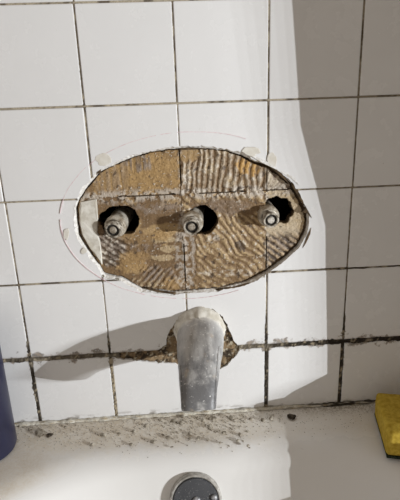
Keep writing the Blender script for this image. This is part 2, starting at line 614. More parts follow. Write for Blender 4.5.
for j in range(-1, 5):
    z = gz(j)
    if j == 4: half, lo = 0.0040, (lambda x, z: 0.72 + 0.26 * sst(0.06, 0.16, x))
    elif j == 3: half, lo = 0.0018, (lambda x, z: 0.25 + 0.45 * sst(0.13, 0.2, x))
    else: half, lo = 0.0018, (lambda x, z: 0.35 * sst(0.2, 0.5, fr(x, 2, z, 25, 2)))
    for a, b in runs(True, z, -XW, XW):
        grout_strip(True, z, a, b, half, 0.0007 if j < 4 else 0.0004, lo, 0.0008 if j < 4 else 0.0010)
for i in range(-1, 6):
    x = gx(i)
    if abs(x) > XW: continue
    for a, b in runs(False, x, ZL, ZTOP):
        grout_strip(False, x, a, b, 0.0027, 0.0009,
                    lambda x, z: max(0.9 * sst(-0.13 - (0.03 if x < 0 else 0), -0.21, z), 0.3 * sst(0.1, 0.4, fr(x, 2, z, 22, 2))), 0.0009)

# ---- old adhesive left in the opening, one bed for each tile that was taken off
GOLD, BROWN, DKBR, GREY, PALE, TAN, ORNG = ((0.43, 0.275, 0.12), (0.20, 0.125, 0.065), (0.075, 0.05, 0.034), (0.34, 0.275, 0.225),
                                             (0.72, 0.66, 0.57), (0.56, 0.43, 0.26), (0.58, 0.33, 0.09))
def inv(x, z):
    d = CROT.transposed() @ (Vector((x, 0.006, z)) - CAM)
    return 200 + FPX * d.x / -d.z, 250 - FPX * d.y / -d.z
def blob(u, v, cu, cv, ru, rv):
    k = math.hypot((u - cu) / ru, (v - cv) / rv) + 0.4 * fr(u, 2, v, 0.12, 4)
    return 1 - sst(0.75, 1.05, k)
def ridges(u, v, ang, pitch, warp=0.8):
    a = math.radians(ang)
    s = (u * math.sin(a) + v * math.cos(a)) / pitch + 0.8 * warp * fr(u, 0, v, 0.03, 2) + 0.12 * fr(u, 4, v, 0.2, 2)
    t = s - math.floor(s)
    return (1 - abs(2 * t - 1) ** 1.3) * (0.65 + 0.35 * sst(-0.4, 0.3, fr(u, 7, v, 0.07, 3)))
X1, X2, X3 = gx(1), gx(2), gx(3)
# pixel angle below: direction of the ridge lines, 90 is upright, 45 runs from lower left to upper right, -40 from upper left to lower right
def sample(x, z):
    """height towards the room (m) and colour of the adhesive"""
    u, v = inv(x, z)
    n1 = fr(x, 0, z, 45, 4)
    n2 = fr(x, 6, z, 160, 4) * 1.15
    n3 = fr(x, 2, z, 520, 2)
    up = z > 0
    h = 0.0008 * n1 + 0.0006 * n2 + 0.0002 * n3
    c = lerp(BROWN, GOLD, sst(-0.35, 0.3, n1 + 0.3 * n2))
    if up and x < X2:                               # upper left: smooth golden, upright scrapes
        c = lerp(GOLD, BROWN, 0.55 * sst(0.0, 0.6, n1 + 0.2 * n2))
        k = 1 - sst(124, 132, u) if u < 130 else 0
        s = fr(x, 3, z * 0.12, 210, 2)
        k = max(k * 0.45, blob(u, v, 138, 160, 17, 12))
        c = lerp(c, lerp(DKBR, GREY, sst(-0.2, 0.4, s)), 0.85 * k * sst(-0.25, 0.2, s))
        h += 0.0011 * k * s
        if x < X1: c = lerp(c, BROWN, 0.8)
    elif up and x < X3:                             # upper middle: upright comb ridges
        r = ridges(u, v, 90 - 4, 6.1, 0.9)
        k = 1 - 0.8 * blob(u, v, 188, 154, 12, 9)
        h += 0.0030 * r * k
        c = lerp(lerp(BROWN, GOLD, 0.1), lerp(lerp(GREY, TAN, 0.4), PALE, 0.6 * sst(0.0, 0.6, n2 + n1)), sst(0.2, 0.75, r + 0.2 * n2))
        c = lerp(c, TAN, 0.45 * sst(0.0, 0.4, n1))
        c = lerp(c, GOLD, 0.8 * blob(u, v, 188, 154, 12, 9))
        c = lerp(c, ORNG, 0.85 * blob(u, v, 248, 167, 13, 10) * sst(0.1, 0.5, r + n2 * .4))
        c = lerp(c, PALE, 0.6 * blob(u, v, 187, 180, 9, 14) * sst(-0.2, 0.3, n2))
    elif up:                                        # upper right sliver
        r = ridges(u, v, 75, 6)
        h += 0.0010 * r
        c = lerp(lerp(GREY, BROWN, 0.4), lerp(PALE, TAN, 0.5), sst(-0.3, 0.3, n2 + 0.4 * r))
    elif x < X2:                                    # lower left
        c = lerp(lerp(BROWN, GOLD, 0.08), lerp(TAN, GOLD, .75), sst(0.15, 0.4, fr(x, 21, z, 30, 2) + 0.12 * n2))
        k = blob(u, v, 112, 248, 19, 18)
        r = ridges(u, v, -32, 5.2, 0.6)
        h += 0.0026 * r * k
        c = lerp(c, lerp(DKBR, lerp(GREY, PALE, sst(0, .5, n2)), sst(0.2, 0.8, r + .3 * n2)), 0.9 * k)
        k = blob(u, v, 156, 281, 24, 15)
        r = ridges(u, v, 52, 5.2, 0.6)
        h += 0.0026 * r * k
        c = lerp(c, lerp(BROWN, lerp(GREY, TAN, sst(-.1, .4, n1)), sst(0.2, 0.8, r + .3 * n2)), 0.9 * k)
        for (cu, cv, ru, rv, cc, dh) in ((133, 262, 17, 12, GOLD, .0012), (167, 249, 9, 4, TAN, .0012), (162, 240, 14, 3.5, TAN, .001), (163, 258, 12, 3.5, TAN, .001),
                                         (172, 284, 12, 7, GOLD, .001), (137, 238, 20, 8, lerp(BROWN, GOLD, .4), .0004), (160, 236, 11, 6, GOLD, .0012)):
            b = blob(u, v, cu, cv, ru, rv)
            c = lerp(c, cc, 0.75 * b)
            h += dh * b
        c = lerp(c, GREY, 0.5 * blob(u, v, 132, 248, 34, 4.5) * sst(0, .3, n2))
        c = lerp(c, lerp(GREY, PALE, .5), 0.7 * blob(u, v, 182, 250, 7, 46) * sst(-.35, .2, n2))
        c = lerp(c, GREY, 0.6 * blob(u, v, 150, 206, 34, 8) * sst(-.3, .3, n2 + n1))
    elif x < X3:                                    # lower middle: fan of ridges
        r = ridges(u, v, -47, 6.0, 1.2) if v < 256 else 0.7 * ridges(u, v, -38, 6.6, 1.2)
        k = 1 - 0.85 * blob(u, v, 190, 250, 7, 50)
        k *= 1 - 0.8 * blob(u, v, 232, 206, 34, 10)
        if v > 256: r = r * (0.7 + 0.3 * ridges(u, v, 84, 8.5, 0.3))
        h += 0.0023 * r * k
        c = lerp(lerp(BROWN, GOLD, 0.15), lerp(TAN, GOLD, 0.45), sst(0.15, 0.75, r * k + 0.3 * n2 + 0.25 * n1))
        c = lerp(c, PALE, 0.75 * sst(0.3, 0.5, fr(x * 0.8 + z * .6, 9, z * .8 - x * .6, 150, 2)) * sst(.3, .7, r))
        c = lerp(c, lerp(GREY, PALE, .45), 0.75 * blob(u, v, 189, 258, 7, 40) * sst(-.4, .2, n2))
        c = lerp(c, lerp(BROWN, GREY, .3 + .3 * n2), 0.8 * blob(u, v, 224, 208, 26, 9))
        c = lerp(c, DKBR, 0.8 * blob(u, v, 240, 246, 6, 5))
        c = lerp(c, PALE, 0.5 * blob(u, v, 228, 273, 34, 3.5) * sst(-.2, .3, n2))
        c = lerp(c, PALE, 0.6 * blob(u, v, 214, 238, 8, 4) * sst(-.2, .3, n2))
    else:                                           # lower right
        r = ridges(u, v, -32, 5.6, 0.5)
        k = sst(228, 240, v)
        h += 0.0026 * r * k
        c = lerp(lerp(TAN, PALE, .3), TAN, sst(-.3, .4, n1))
        c = lerp(c, lerp(DKBR, lerp(GOLD, PALE, .25), sst(0.2, 0.75, r + .4 * n2)), k)
        c = lerp(c, GREY, 0.6 * blob(u, v, 278, 243, 14, 8) * sst(-.2, .2, n2))
    # pale mortar crust along the old joints
    d = abs(z) - 0.001
    k = (1 - sst(0.002, 0.009 + 0.004 * n1, d)) * sst(-0.35, 0.1, n2 + 0.5 * n1)
    c = lerp(c, lerp(PALE, GREY, 0.4 + 0.5 * n3), 0.8 * k)
    h += 0.0013 * k
    for xx in (X2, X3):
        d = abs(x - xx)
        k = (1 - sst(0.0012, 0.0045, d)) * sst(-0.3, 0.2, n2)
        c = lerp(c, lerp(PALE, GREY, 0.5), 0.6 * k)
        h += 0.0008 * k
    fl = fr(x * 0.7, 11, z * 1.3, 330, 2)
    c = lerp(c, PALE, 0.7 * sst(0.46, 0.56, fl) * sst(-0.1, 0.25, n1))
    h += 0.0009 * sst(0.46, 0.56, fl)
    c = lerp(c, DKBR, 0.75 * sst(0.5, 0.6, fr(x, 14, z, 120, 4)))
    c = tuple(max(0.01, a * (1 + 0.22 * n3)) for a in c)
    return h, c
FRAG_PX = [(80.5, 202.5), (96, 199.5), (97, 210), (97.5, 222), (97, 233), (100, 243), (101.5, 256), (102, 265), (99.5, 260.5), (90, 248.5), (82, 234.5), (79.3, 222), (79, 209)]
FRAG = resample([W2(*p, 0.002) for p in FRAG_PX], 0.002)
if area2(FRAG) < 0: FRAG.reverse()
INNER = offset(OPEN, lambda x, z: -0.0016 - 0.0028 * sst(0.03, 0.1, x) - 0.0014 * fr(x, 1, z, 90))
g = 0.0009
def seam(x, z):
    """true where an open slit between two beds shows"""
    u, v = inv(x, z)
    if abs(z - 0.0002 + 0.0006 * fr(x, 3, 0, 60)) < 0.0009 and (118 < u < 176 or 199 < u < 246 or u > 262): return True
    if abs(x - X2 + 0.0004 * fr(0, 3, z, 60)) < 0.0010 and (148 < v < 186 or 244 < v < 282): return True
    if abs(x - X3 + 0.0004 * fr(0, 3, z, 60)) < 0.0010 and (236 < v < 272 or 160 < v < 192): return True
    return False
for (a0, a1, b0, b1) in ((-0.17, X1, 0, 0.08), (X1, X2, 0, 0.08), (X2, X3, 0, 0.08), (X3, 0.17, 0, 0.08),
                         (-0.155, X2, -0.15, 0), (X2, X3, -0.15, 0), (X3, 0.17, -0.15, 0)):
    def keep(x, z):
        return inpoly(x, z, INNER) and not in_holes(x, z) and not seam(x, z) and not inpoly(x, z, FRAG)
    cache = {}
    def S(x, z):
        if (x, z) not in cache: cache[(x, z)] = sample(x, z)
        return cache[(x, z)]
    grid_plate('adhesive_bed', a0, a1, b0, b1, 0.00085, keep, lambda x, z: 0.0072 - 0.7 * S(x, z)[0], YB + 0.0005, MAT['adhesive'], wall, lambda x, z: S(x, z)[1])

# ---- crumbly mortar where the tiles are broken away round the spout
def mort_c(x, z):
    a, b = fr(x, 2, z, 90, 4), fr(x, 7, z, 320, 3)
    c = lerp((0.30, 0.21, 0.12), (0.055, 0.038, 0.024), sst(-0.25, 0.3, a + 0.3 * b))
    return lerp(c, (0.62, 0.55, 0.42), 0.8 * sst(0.25, 0.42, fr(x, 12, z, 150, 3)))
SP_IN = offset(SPH, lambda x, z: 0.0012)
grid_plate('mortar_fill', BS[0] - .003, BS[1] + .003, BS[2] - .003, BS[3] + .003, 0.0012, lambda x, z: inpoly(x, z, SP_IN),
           lambda x, z: 0.0030 - 0.0022 * fr(x, 3, z, 120, 4), YB, MAT['grout'], wall, mort_c)

# ---- cream plaster fragment left at the left end
fb = bmesh.new()
inner = [(x * 0.9 + 0.1 * -0.132, z * 0.9 + 0.1 * -0.05) for x, z in FRAG]
r0 = [fb.verts.new((x, YB, z)) for x, z in FRAG]
r1 = [fb.verts.new((x, 0.0028, z)) for x, z in FRAG]
r2 = [fb.verts.new((x, 0.0012 + 0.0008 * fr(x, 2, z, 120), z)) for x, z in inner]
for P, Q in ((r0, r1), (r1, r2)):
    for k in range(len(FRAG)):
        fb.faces.new((P[k], P[(k + 1) % len(FRAG)], Q[(k + 1) % len(FRAG)], Q[k]))
fb.faces.new(r2)
o = obj('plaster_fragment', fb, MAT['plaster'], wall)
o['label'] = 'cream plaster fragment at left end of the oval opening'

# ---- broken shards standing round the edge of the opening
def shard(pts, y, th):
    P = [W2(*p, y) for p in pts]
    bm = bmesh.new()
    if area2(P) < 0: P.reverse()
    a, b = prism(bm, P, y, y + th)
    c = sum((v.co for v in a), Vector()) / len(a)
    for v in a: v.co = c + (v.co - c) * 0.8
    obj('tile_shard', bm, MAT['board' if th < 0.003 else 'bisque'], wall)
shard([(247, 154), (262, 163), (281, 172), (276, 167), (262, 158)], -0.001, 0.0035)
shard([(276, 170), (291, 178), (301, 187), (296, 178), (284, 171)], -0.001, 0.0035)
shard([(258, 157), (270, 167), (283, 178), (291, 186), (284, 175), (270, 163)], 0.0005, 0.0025)
shard([(293, 181), (300, 192), (306, 205), (304, 206), (297, 195), (291, 184)], 0.0005, 0.0025)
shard([(301, 212), (306, 206), (313, 219), (308, 214)], -0.0005, 0.0025)
shard([(302, 250), (307, 236), (312, 226), (311, 233), (306, 244)], -0.0005, 0.0028)
shard([(268, 274), (285, 262), (300, 249), (303, 249), (287, 265), (270, 277)], 0.0005, 0.0025)
shard([(215, 289.5), (235, 287), (252, 282.5), (252, 284.5), (235, 290), (216, 291.5)], 0.0005, 0.0028)
shard([(97, 173), (99, 166.5), (101, 168), (100, 176)], 0.0002, 0.0025)
shard([(178, 148.5), (190, 147.5), (203, 148), (203, 149.5), (190, 150), (178, 150.5)], 0.0002, 0.0028)
shard([(145, 289), (160, 293), (176, 295), (176, 293), (160, 291), (146, 287)], 0.0004, 0.0026)

# ---- pencil ring and putty smudges on the tiles
def decal(name, P, m, h=0.0006):
    bm = bmesh.new()
    c = (sum(p[0] for p in P) / len(P), sum(p[1] for p in P) / len(P))
    r0 = [bm.verts.new((x, 0.0001, z)) for x, z in P]
    r1 = [bm.verts.new((c[0] + (x - c[0]) * .9, -h, c[1] + (z - c[1]) * .9)) for x, z in P]
    for k in range(len(P)):
        bm.faces.new((r0[k], r0[(k + 1) % len(P)], r1[(k + 1) % len(P)], r1[k]))
    bm.faces.new(r1)
    return obj(name, bm, m, wall)
V, F = [], []
cx, cz = W2(190, 219.5)
seg = []
for (d0, d1) in ((103, 172), (176, 247), (250, 262), (64, 101), (265, 292)):
    n = d1 - d0
    base = len(V)
    for k in range(n + 1):
        a = math.radians(d0 + k)
        wob = 0.0006 * fr(math.cos(a) * 3, math.sin(a) * 3, 1, 1.5)
        ca, sa = math.cos(a), math.sin(a)
        wd = 0.00026 * (1 + 0.4 * fr(a * 9, 1, 1, 1))
        for s in (-1, 1):
            V.append((cx + (0.164 + wob + s * wd) * ca, -0.0005, cz + (0.1085 + wob + s * wd) * sa))
        for s in (1, -1):
            V.append((cx + (0.164 + wob + s * wd) * ca, 0.0004, cz + (0.1085 + wob + s * wd) * sa))
    for k in range(n):
        for s in range(4):
            a, b = base + k * 4 + s, base + k * 4 + (s + 1) % 4
            F.append((a, b, b + 4, a + 4))
o = obj('pencil_line', (V, F), MAT['pencil'], wall)
o['label'] = 'faint red pencil oval drawn around the opening'
for (cu, cv, ru, rv, sd) in ((103, 160, 8, 7, 1), (252, 151.5, 9, 4.5, 2), (272, 160, 5, 8, 3), (66, 234, 3, 6, 4), (84, 251, 3, 3.5, 6)):
    P = []
    for k in range(22):
        a = 2 * math.pi * k / 22
        r = 1 + 0.35 * fr(math.cos(a), math.sin(a), sd, 1.2)
        P.append(W2(cu + ru * r * math.cos(a), cv + rv * r * math.sin(a)))
    if area2(P) < 0: P.reverse()
    decal('putty_smudge', P, MAT['smudge'])

# ---- caulk bead along the ledge
V, F, C = [], [], []
n = 420
for q in range(n + 1):
    x = -XW + 2 * XW * q / n
    r = 0.0034 + 0.0016 * fr(x, 0, 0, 60, 3)
    for s in range(6):
        a = math.pi / 2 * s / 5
        rr = r * (1 + 0.25 * fr(x, s * .3, 3, 220, 2))
        V.append((x, -0.0004 - rr * 1.3 * math.sin(a) * (1 if s else 0), ZL + 0.0005 + rr * math.cos(a)))
        b = fr(x, s * 0.2, 1, 80, 4)
        c = lerp((0.78, 0.74, 0.64), (0.56, 0.46, 0.31), sst(-.05, .5, b))
        c = lerp(c, (0.035, 0.028, 0.02), (0.4 + 0.6 * sst(0.1, 0.2, x)) * sst(0.05 - 0.6 * sst(0.1, 0.2, x), 0.4 - 0.4 * sst(0.1, 0.2, x), fr(x, s * .1, 7, 45, 4) + (0.25 if s < 2 else -.05)))
        C.append(c)
for q in range(n):
    for s in range(5):
        F.append((q * 6 + s, q * 6 + s + 1, q * 6 + s + 7, q * 6 + s + 6))
o = obj('caulk_bead', (V, F), MAT['grout'], wall, True)
vcol(o, C)

# ------------------------------------------------------------------ floor
bm = bmesh.new()
prism(bm, [(-2.0, -0.76), (2.0, -0.76), (2.0, -0.74), (-2.0, -0.74)], 0.02, -2.0)
fl = obj('floor', bm, MAT['floor'])
fl['kind'] = 'structure'

# ------------------------------------------------------------------ bathtub
def rrect(cx, hw, y0, y1, r, n=12):
    """rounded rectangle, counter-clockwise, corners of radius r"""
    P = []
    for (ox, oy, a0) in ((cx + hw - r, y0 - r, 0), (cx - hw + r, y0 - r, 90), (cx - hw + r, y1 + r, 180), (cx + hw - r, y1 + r, 270)):
        for k in range(n + 1):
            a = math.radians(a0 + 90 * k / n)
            P.append((ox + r * math.cos(a), oy + r * math.sin(a)))
    return P
def dens(P, per):
    out = []
    N = len(P)
    for i in range(N):
        a, b = P[i], P[(i + 1) % N]
        m = per if (i + 1) % 13 == 0 else 1
        for k in range(m):
            out.append((a[0] + (b[0] - a[0]) * k / m, a[1] + (b[1] - a[1]) * k / m))
    return out
tub = empty('bathtub', (0, -0.7, -0.74))
TX = 0.0
rings = []
LIP = 0.056                                     # depth of the flat ledge
def ring(inset, z, r, hw=0.345, yfar=-1.30):
    return [(x, y, z) for x, y in dens(rrect(TX, hw - inset, -LIP - inset, yfar + inset, r), 24)]
rings.append([(x, y, -0.735) for x, y in dens(rrect(TX, 0.405, -0.006, -1.39, 0.004), 24)])
rings.append([(x, y, ZL - 0.006) for x, y in dens(rrect(TX, 0.405, -0.001, -1.39, 0.004), 24)])
rings.append([(x, y, ZL) for x, y in dens(rrect(TX, 0.40, -0.0006, -1.385, 0.008), 24)])
rings.append([(x, y, ZL - 0.0008) for x, y in dens(rrect(TX, 0.365, -LIP * 0.5, -1.345, 0.12), 24)])
rings.append(ring(0, ZL - 0.0018, 0.23))
RL = 0.036
sl = math.radians(66)
for k in range(1, 9):
    a = sl * k / 8
    rings.append(ring(RL * math.sin(a), ZL - 0.0018 - RL * (1 - math.cos(a)), 0.23))
e_in, e_z = RL * math.sin(sl), ZL - 0.0018 - RL * (1 - math.cos(sl))
for k in range(1, 9):
    d = 0.26 * k / 8
    rings.append(ring(e_in + d * math.cos(sl), e_z - d * math.sin(sl), 0.23 - 0.06 * k / 8))
b_in, b_z = e_in + 0.26 * math.cos(sl), e_z - 0.26 * math.sin(sl)
for k in range(1, 6):
    a = sl * (1 - k / 5)
    rings.append(ring(b_in + 0.06 * (math.sin(sl) - math.sin(a)), b_z - 0.06 * (math.cos(a) - math.cos(sl)), 0.16 - 0.012 * k))
bm = bmesh.new()
vr = [[bm.verts.new(Vector(p) - tub.location) for p in r] for r in rings]
for A, B in zip(vr, vr[1:]):
    for k in range(len(A)):
        bm.faces.new((A[k], A[(k + 1) % len(A)], B[(k + 1) % len(B)], B[k]))
bm.faces.new(vr[-1])
obj('tub_shell', bm, MAT['tub'], tub, True)
tag(tub, 'white enamel bathtub with dusty ledge below the tiled wall', 'bathtub')

# overflow plate on the sloping end of the tub
pn = Vector((0, -math.sin(sl), math.cos(sl)))                  # normal of the slope
d0 = ray(195.5, 499.5)
p_on = Vector((0, -LIP - e_in, e_z))
tt = (p_on - CAM).dot(pn) / d0.dot(pn)
pc = CAM + d0 * tt
M = Matrix.Translation(pc - tub.location) @ pn.to_track_quat('Z', 'Y').to_matrix().to_4x4()
PR = 0.0335
plate = obj('overflow_plate', lathe([(PR, -0.003), (PR, 0.004), (PR * .98, 0.0066), (PR * .95, 0.0082), (PR * .91, 0.0084), (PR * .885, 0.0074), (PR * .87, 0.0058), (PR * .3, 0.0056)], 64, M=M), MAT['plate_rim'], tub, True)
plate['label'] = 'round tarnished overflow plate with pale rim'
obj('plate_face', lathe([(PR * .86, 0.0050), (PR * .86, 0.0072), (PR * .83, 0.0086), (PR * .4, 0.0094), (PR * .1, 0.0096)], 56, M=M), MAT['plate'], plate, True)
def on_plate(u, v):
    d = ray(u, v)
    q = pc + pn * 0.0095
    return CAM + d * ((q - CAM).dot(pn) / d.dot(pn))
for (u, v, r) in ((196.5, 500.5, 0.0050), (214, 497.5, 0.0040)):
    Ms = Matrix.Translation(on_plate(u, v) - tub.location) @ pn.to_track_quat('Z', 'Y').to_matrix().to_4x4()
    s = obj('screw', lathe([(r, -0.002), (r, 0.0006), (r * .85, 0.0018), (r * .5, 0.0026), (r * .1, 0.0028)], 20, M=Ms), MAT['screw'], plate, True)

# ------------------------------------------------------------------ valve stems
def valve(px_base, px_tip, label, ytip, turn, rr=1.0):
    a = W(*px_base, 0.020)
    b = W(*px_tip, ytip)
    ax = (b - a).normalized()
    root = empty('valve_stem', a)
    q = ax.to_track_quat('Z', 'Y').to_matrix().to_4x4()
    M = q @ Matrix.Rotation(turn, 4, 'Z')
    L = (b - a).length
    wob = lambda t, h: 1 + 0.025 * fr(math.cos(t), math.sin(t), h * 90, 1.5)
    R = 0.0134 * rr
    e = 0.0004
    obj('valve_body', lathe([(R * 1.0, -0.06), (R * 1.0, L * .40), (R * 1.05, L * .42), (R * 1.05, L * .60), (R * .98, L * .64), (R * .95, L * .66), (R * .62, L * .67)], 40, M=M, rfun=wob), MAT['brass'], root, True)
    th = [(R * .80, L * .62), (R * .80, L * .72), (R * .70, L * .735), (R * .70, L * .755)]
    for k in range(3):
        h0 = L * (.76 + .05 * k)
        th += [(R * .71, h0), (R * .77, h0 + L * .015), (R * .77, h0 + L * .03), (R * .71, h0 + L * .045)]
    th += [(R * .76, L * .92), (R * .76, L * .995), (R * .72, L * 1.01), (R * .62, L * 1.01), (R * .59, L * .995), (R * .59, L * .80)]
    obj('threaded_collar', lathe(th, 36, M=M), MAT['grime'], root, True)
    obj('washer', lathe([(R * .60, L * .78), (R * .60, L * .93), (R * .3, L * .94)], 32, M=M), MAT['black'], root)
    obj('spindle', lathe([(R * .35, L * .7), (R * .35, L * .97), (R * .29, L * 1.0), (R * .1, L * 1.005)], 28, M=M), MAT['steel' if rr < 1 else 'dullsteel'], root, True)
    root['label'] = label
    root['category'] = 'valve'
    root['group'] = 'bare valve stems in the oval opening'
valve((118.8, 221.5), (112.8, 230.5), 'corroded brass valve stem in the left hole, beside the cream plaster fragment', -0.011, 0.3, 1.0)
valve((193.2, 217.5), (191.5, 227.3), 'corroded brass valve stem in the middle hole, above the spout', -0.017, 1.3, 1.0)
valve((265.3, 211.5), (271.3, 220.5), 'corroded brass valve stem in the ragged right hole with brightest tip', -0.016, 2.2, .97)

# ------------------------------------------------------------------ spout
sp = empty('tub_spout', W(199, 343))
so = sp.location.copy()
secs = []     # y, centre x, centre z, half width, half height, squareness
SC = W(198, 341, 0)
# y, centre x, centre z, half width, half height, squareness, nod of the section in degrees
prof = [(0.010, 0.0, -0.190, 0.0310, 0.0280, 2.1, 0), (-0.005, 0.0, -0.190, 0.0315, 0.0285, 2.1, 1), (-0.020, -0.0004, -0.1908, 0.0313, 0.0280, 2.15, 3), (-0.040, -0.0018, -0.1925, 0.0300, 0.0268, 2.3, 7),
        (-0.058, -0.0034, -0.1955, 0.0278, 0.0250, 2.4, 12), (-0.074, -0.0050, -0.1995, 0.0256, 0.0228, 2.6, 19), (-0.088, -0.0064, -0.2050, 0.0236, 0.0203, 2.8, 29), (-0.0995, -0.0076, -0.2120, 0.0218, 0.0180, 3.1, 41),
        (-0.1075, -0.0083, -0.2190, 0.0207, 0.0164, 3.4, 52), (-0.1125, -0.0087, -0.2250, 0.0202, 0.0156, 3.6, 58), (-0.1140, -0.0088, -0.2272, 0.0196, 0.0150, 3.6, 60)]
prof = [(q[0] * 1.055 if q[0] < 0 else q[0],) + q[1:] for q in prof]
prof = catmull(prof, 4, closed=False)[:-4] + [prof[-2], prof[-1]]
def secpt(sec, t, k=1.0):
    y, cx_, cz_, hw, hh, pw, nod = sec
    c_, s_ = math.cos(t), math.sin(t)
    x = hw * math.copysign(abs(c_) ** (2 / pw), c_) * k
    h = hh * math.copysign(abs(s_) ** (2 / pw), s_) * k
    a = math.radians(nod)
    return Vector((cx_ + x, y - h * math.sin(a), cz_ + h * math.cos(a)))
bm = bmesh.new()
NS = 48
rr = []
for sec in prof:
    ring_ = []
    for k in range(NS):
        p = secpt(sec, 2 * math.pi * k / NS)
        p = secpt(sec, 2 * math.pi * k / NS, 1 + 0.02 * fr(p.x, p.y, p.z, 70, 3))
        ring_.append(bm.verts.new(p - so))
    rr.append(ring_)
rr.append([bm.verts.new(secpt(prof[-1], 2 * math.pi * k / NS, 0.80) - so) for k in range(NS)])
rr.append([bm.verts.new(secpt(prof[-4], 2 * math.pi * k / NS, 0.74) - so) for k in range(NS)])
for A, B in zip(rr, rr[1:]):
    for k in range(NS):
        bm.faces.new((A[k], A[(k + 1) % NS], B[(k + 1) % NS], B[k]))
bm.faces.new(rr[-1])
bm.faces.new(rr[0])
obj('spout_body', bm, MAT['spout'], sp, True)
# raised side seams that run down to the mouth
def seam_tube(pts, r):
    bm = bmesh.new()
    rs = []
    for i, p in enumerate(pts):
        a, b = Vector(pts[max(0, i - 1)]), Vector(pts[min(len(pts) - 1, i + 1)])
        q = (b - a).normalized().to_track_quat('Z', 'Y').to_matrix()
        k_ = r * (0.35 if i in (0, len(pts) - 1) else 1)
        rs.append([bm.verts.new(Vector(p) + q @ Vector((k_ * math.cos(2 * math.pi * k / 8), k_ * math.sin(2 * math.pi * k / 8), 0)) - so) for k in range(8)])
    for A, B in zip(rs, rs[1:]):
        for k in range(8):
            bm.faces.new((A[k], A[(k + 1) % 8], B[(k + 1) % 8], B[k]))
    bm.faces.new(rs[0][::-1]); bm.faces.new(rs[-1])
    return bm
obj('seam', seam_tube([secpt(q, math.radians(33), 0.985) for q in prof if -0.118 < q[0] < -0.055], 0.0014), MAT['spout'], sp, True)
obj('seam', seam_tube([secpt(q, math.radians(150), 0.985) for q in prof if -0.119 < q[0] < -0.079], 0.0014), MAT['spout'], sp, True)
# crust of white putty round the root
V, F = [], []
for k in range(72):
    t = 2 * math.pi * k / 72
    amp = 0.6 + 0.4 * math.sin(t) + 0.4 * fr(math.cos(t), math.sin(t), 3, 2.2)
    for (dr, yy) in ((-0.002, -0.011 - 0.006 * amp), (0.0022, -0.008 - 0.004 * amp), (0.0030 + 0.003 * amp, -0.002), (0.003 + 0.004 * amp, 0.006), (-0.002, 0.008)):
        rn = 1 + 0.075 * fr(math.cos(t) * 4, math.sin(t) * 4, yy * 200, 1.3, 4)
        V.append(((0.0300 + dr) * rn * math.cos(t) - so.x, yy - so.y, -0.190 + (0.029 + dr) * rn * math.sin(t) - so.z))
for k in range(72):
    for s in range(5):
        a, b = k * 5 + s, k * 5 + (s + 1) % 5
        c, d = ((k + 1) % 72) * 5 + (s + 1) % 5, ((k + 1) % 72) * 5 + s
        F.append((a, b, c, d))
obj('putty_collar', (V, F), MAT['plaster'], sp, True)
tag(sp, 'grey limescaled tub spout sticking out of the tiles above the ledge', 'spout')

# ------------------------------------------------------------------ bottle, sponge, crumbs
bx = empty('bottle', H(-33, 447, ZL))
bx.location.z = ZL - 0.0009
edge = H(15.5, 446, ZL)
br = 0.036
bx.location.x = edge.x - br * 0.99 + 0.001
bx.location.y = edge.y - 0.002
pr = [(br * .86, 0.0), (br * .95, 0.0015), (br, 0.006), (br, 0.15), (br * .97, 0.162), (br * .82, 0.174), (br * .55, 0.182), (br * .42, 0.186), (br * .40, 0.196), (br * .1, 0.196)]
obj('bottle_body', lathe(pr, 56), MAT['blue'], bx, True)
obj('cap', lathe([(br * .55, 0.187), (br * .57, 0.189), (br * .57, 0.212), (br * .5, 0.216), (br * .1, 0.2165)], 40), MAT['cap'], bx, True)
tag(bx, 'dark blue plastic bottle standing on the tub ledge at left', 'bottle')

spg = empty('sponge')
c0, c1 = H(373.5, 414, ZL), H(386, 458.5, ZL)
th = 0.038
ang = math.atan2(c0.x - c1.x, c0.y - c1.y)
spg.location = (c1.x, c1.y, ZL + 0.0)
spg.rotation_euler = (0, 0, -ang)
LN, WD = 0.115, (c0 - c1).length
def soft_block(x0, x1, y0, y1, z0, z1, bev, n=10, amp=0.0012):
    bm = bmesh.new()
    bmesh.ops.create_cube(bm, size=1)
    for v in bm.verts:
        v.co = Vector((x0 + (v.co.x + .5) * (x1 - x0), y0 + (v.co.y + .5) * (y1 - y0), z0 + (v.co.z + .5) * (z1 - z0)))
    bmesh.ops.bevel(bm, geom=list(bm.edges), offset=bev, segments=3, profile=0.6, affect='EDGES')
    bmesh.ops.subdivide_edges(bm, edges=[e for e in bm.edges if e.calc_length() > 0.015], cuts=n, use_grid_fill=True)
    for v in bm.verts:
        v.co += Vector((fr(v.co.x, 1, v.co.z, 60), fr(v.co.x, v.co.y, 5, 60), fr(v.co.y, 2, v.co.x, 60))) * amp
    return bm
obj('foam_block', soft_block(0, LN, 0, WD, 0.0030, th, 0.007), MAT['sponge'], spg, True)
obj('scouring_pad', soft_block(0.001, LN - .001, 0.0005, WD - .001, 0.0002, 0.0034, 0.0008, 6, 0.0006), MAT['scour'], spg, True)
tag(spg, 'yellow sponge with dark scouring pad lying on the ledge at right', 'sponge')

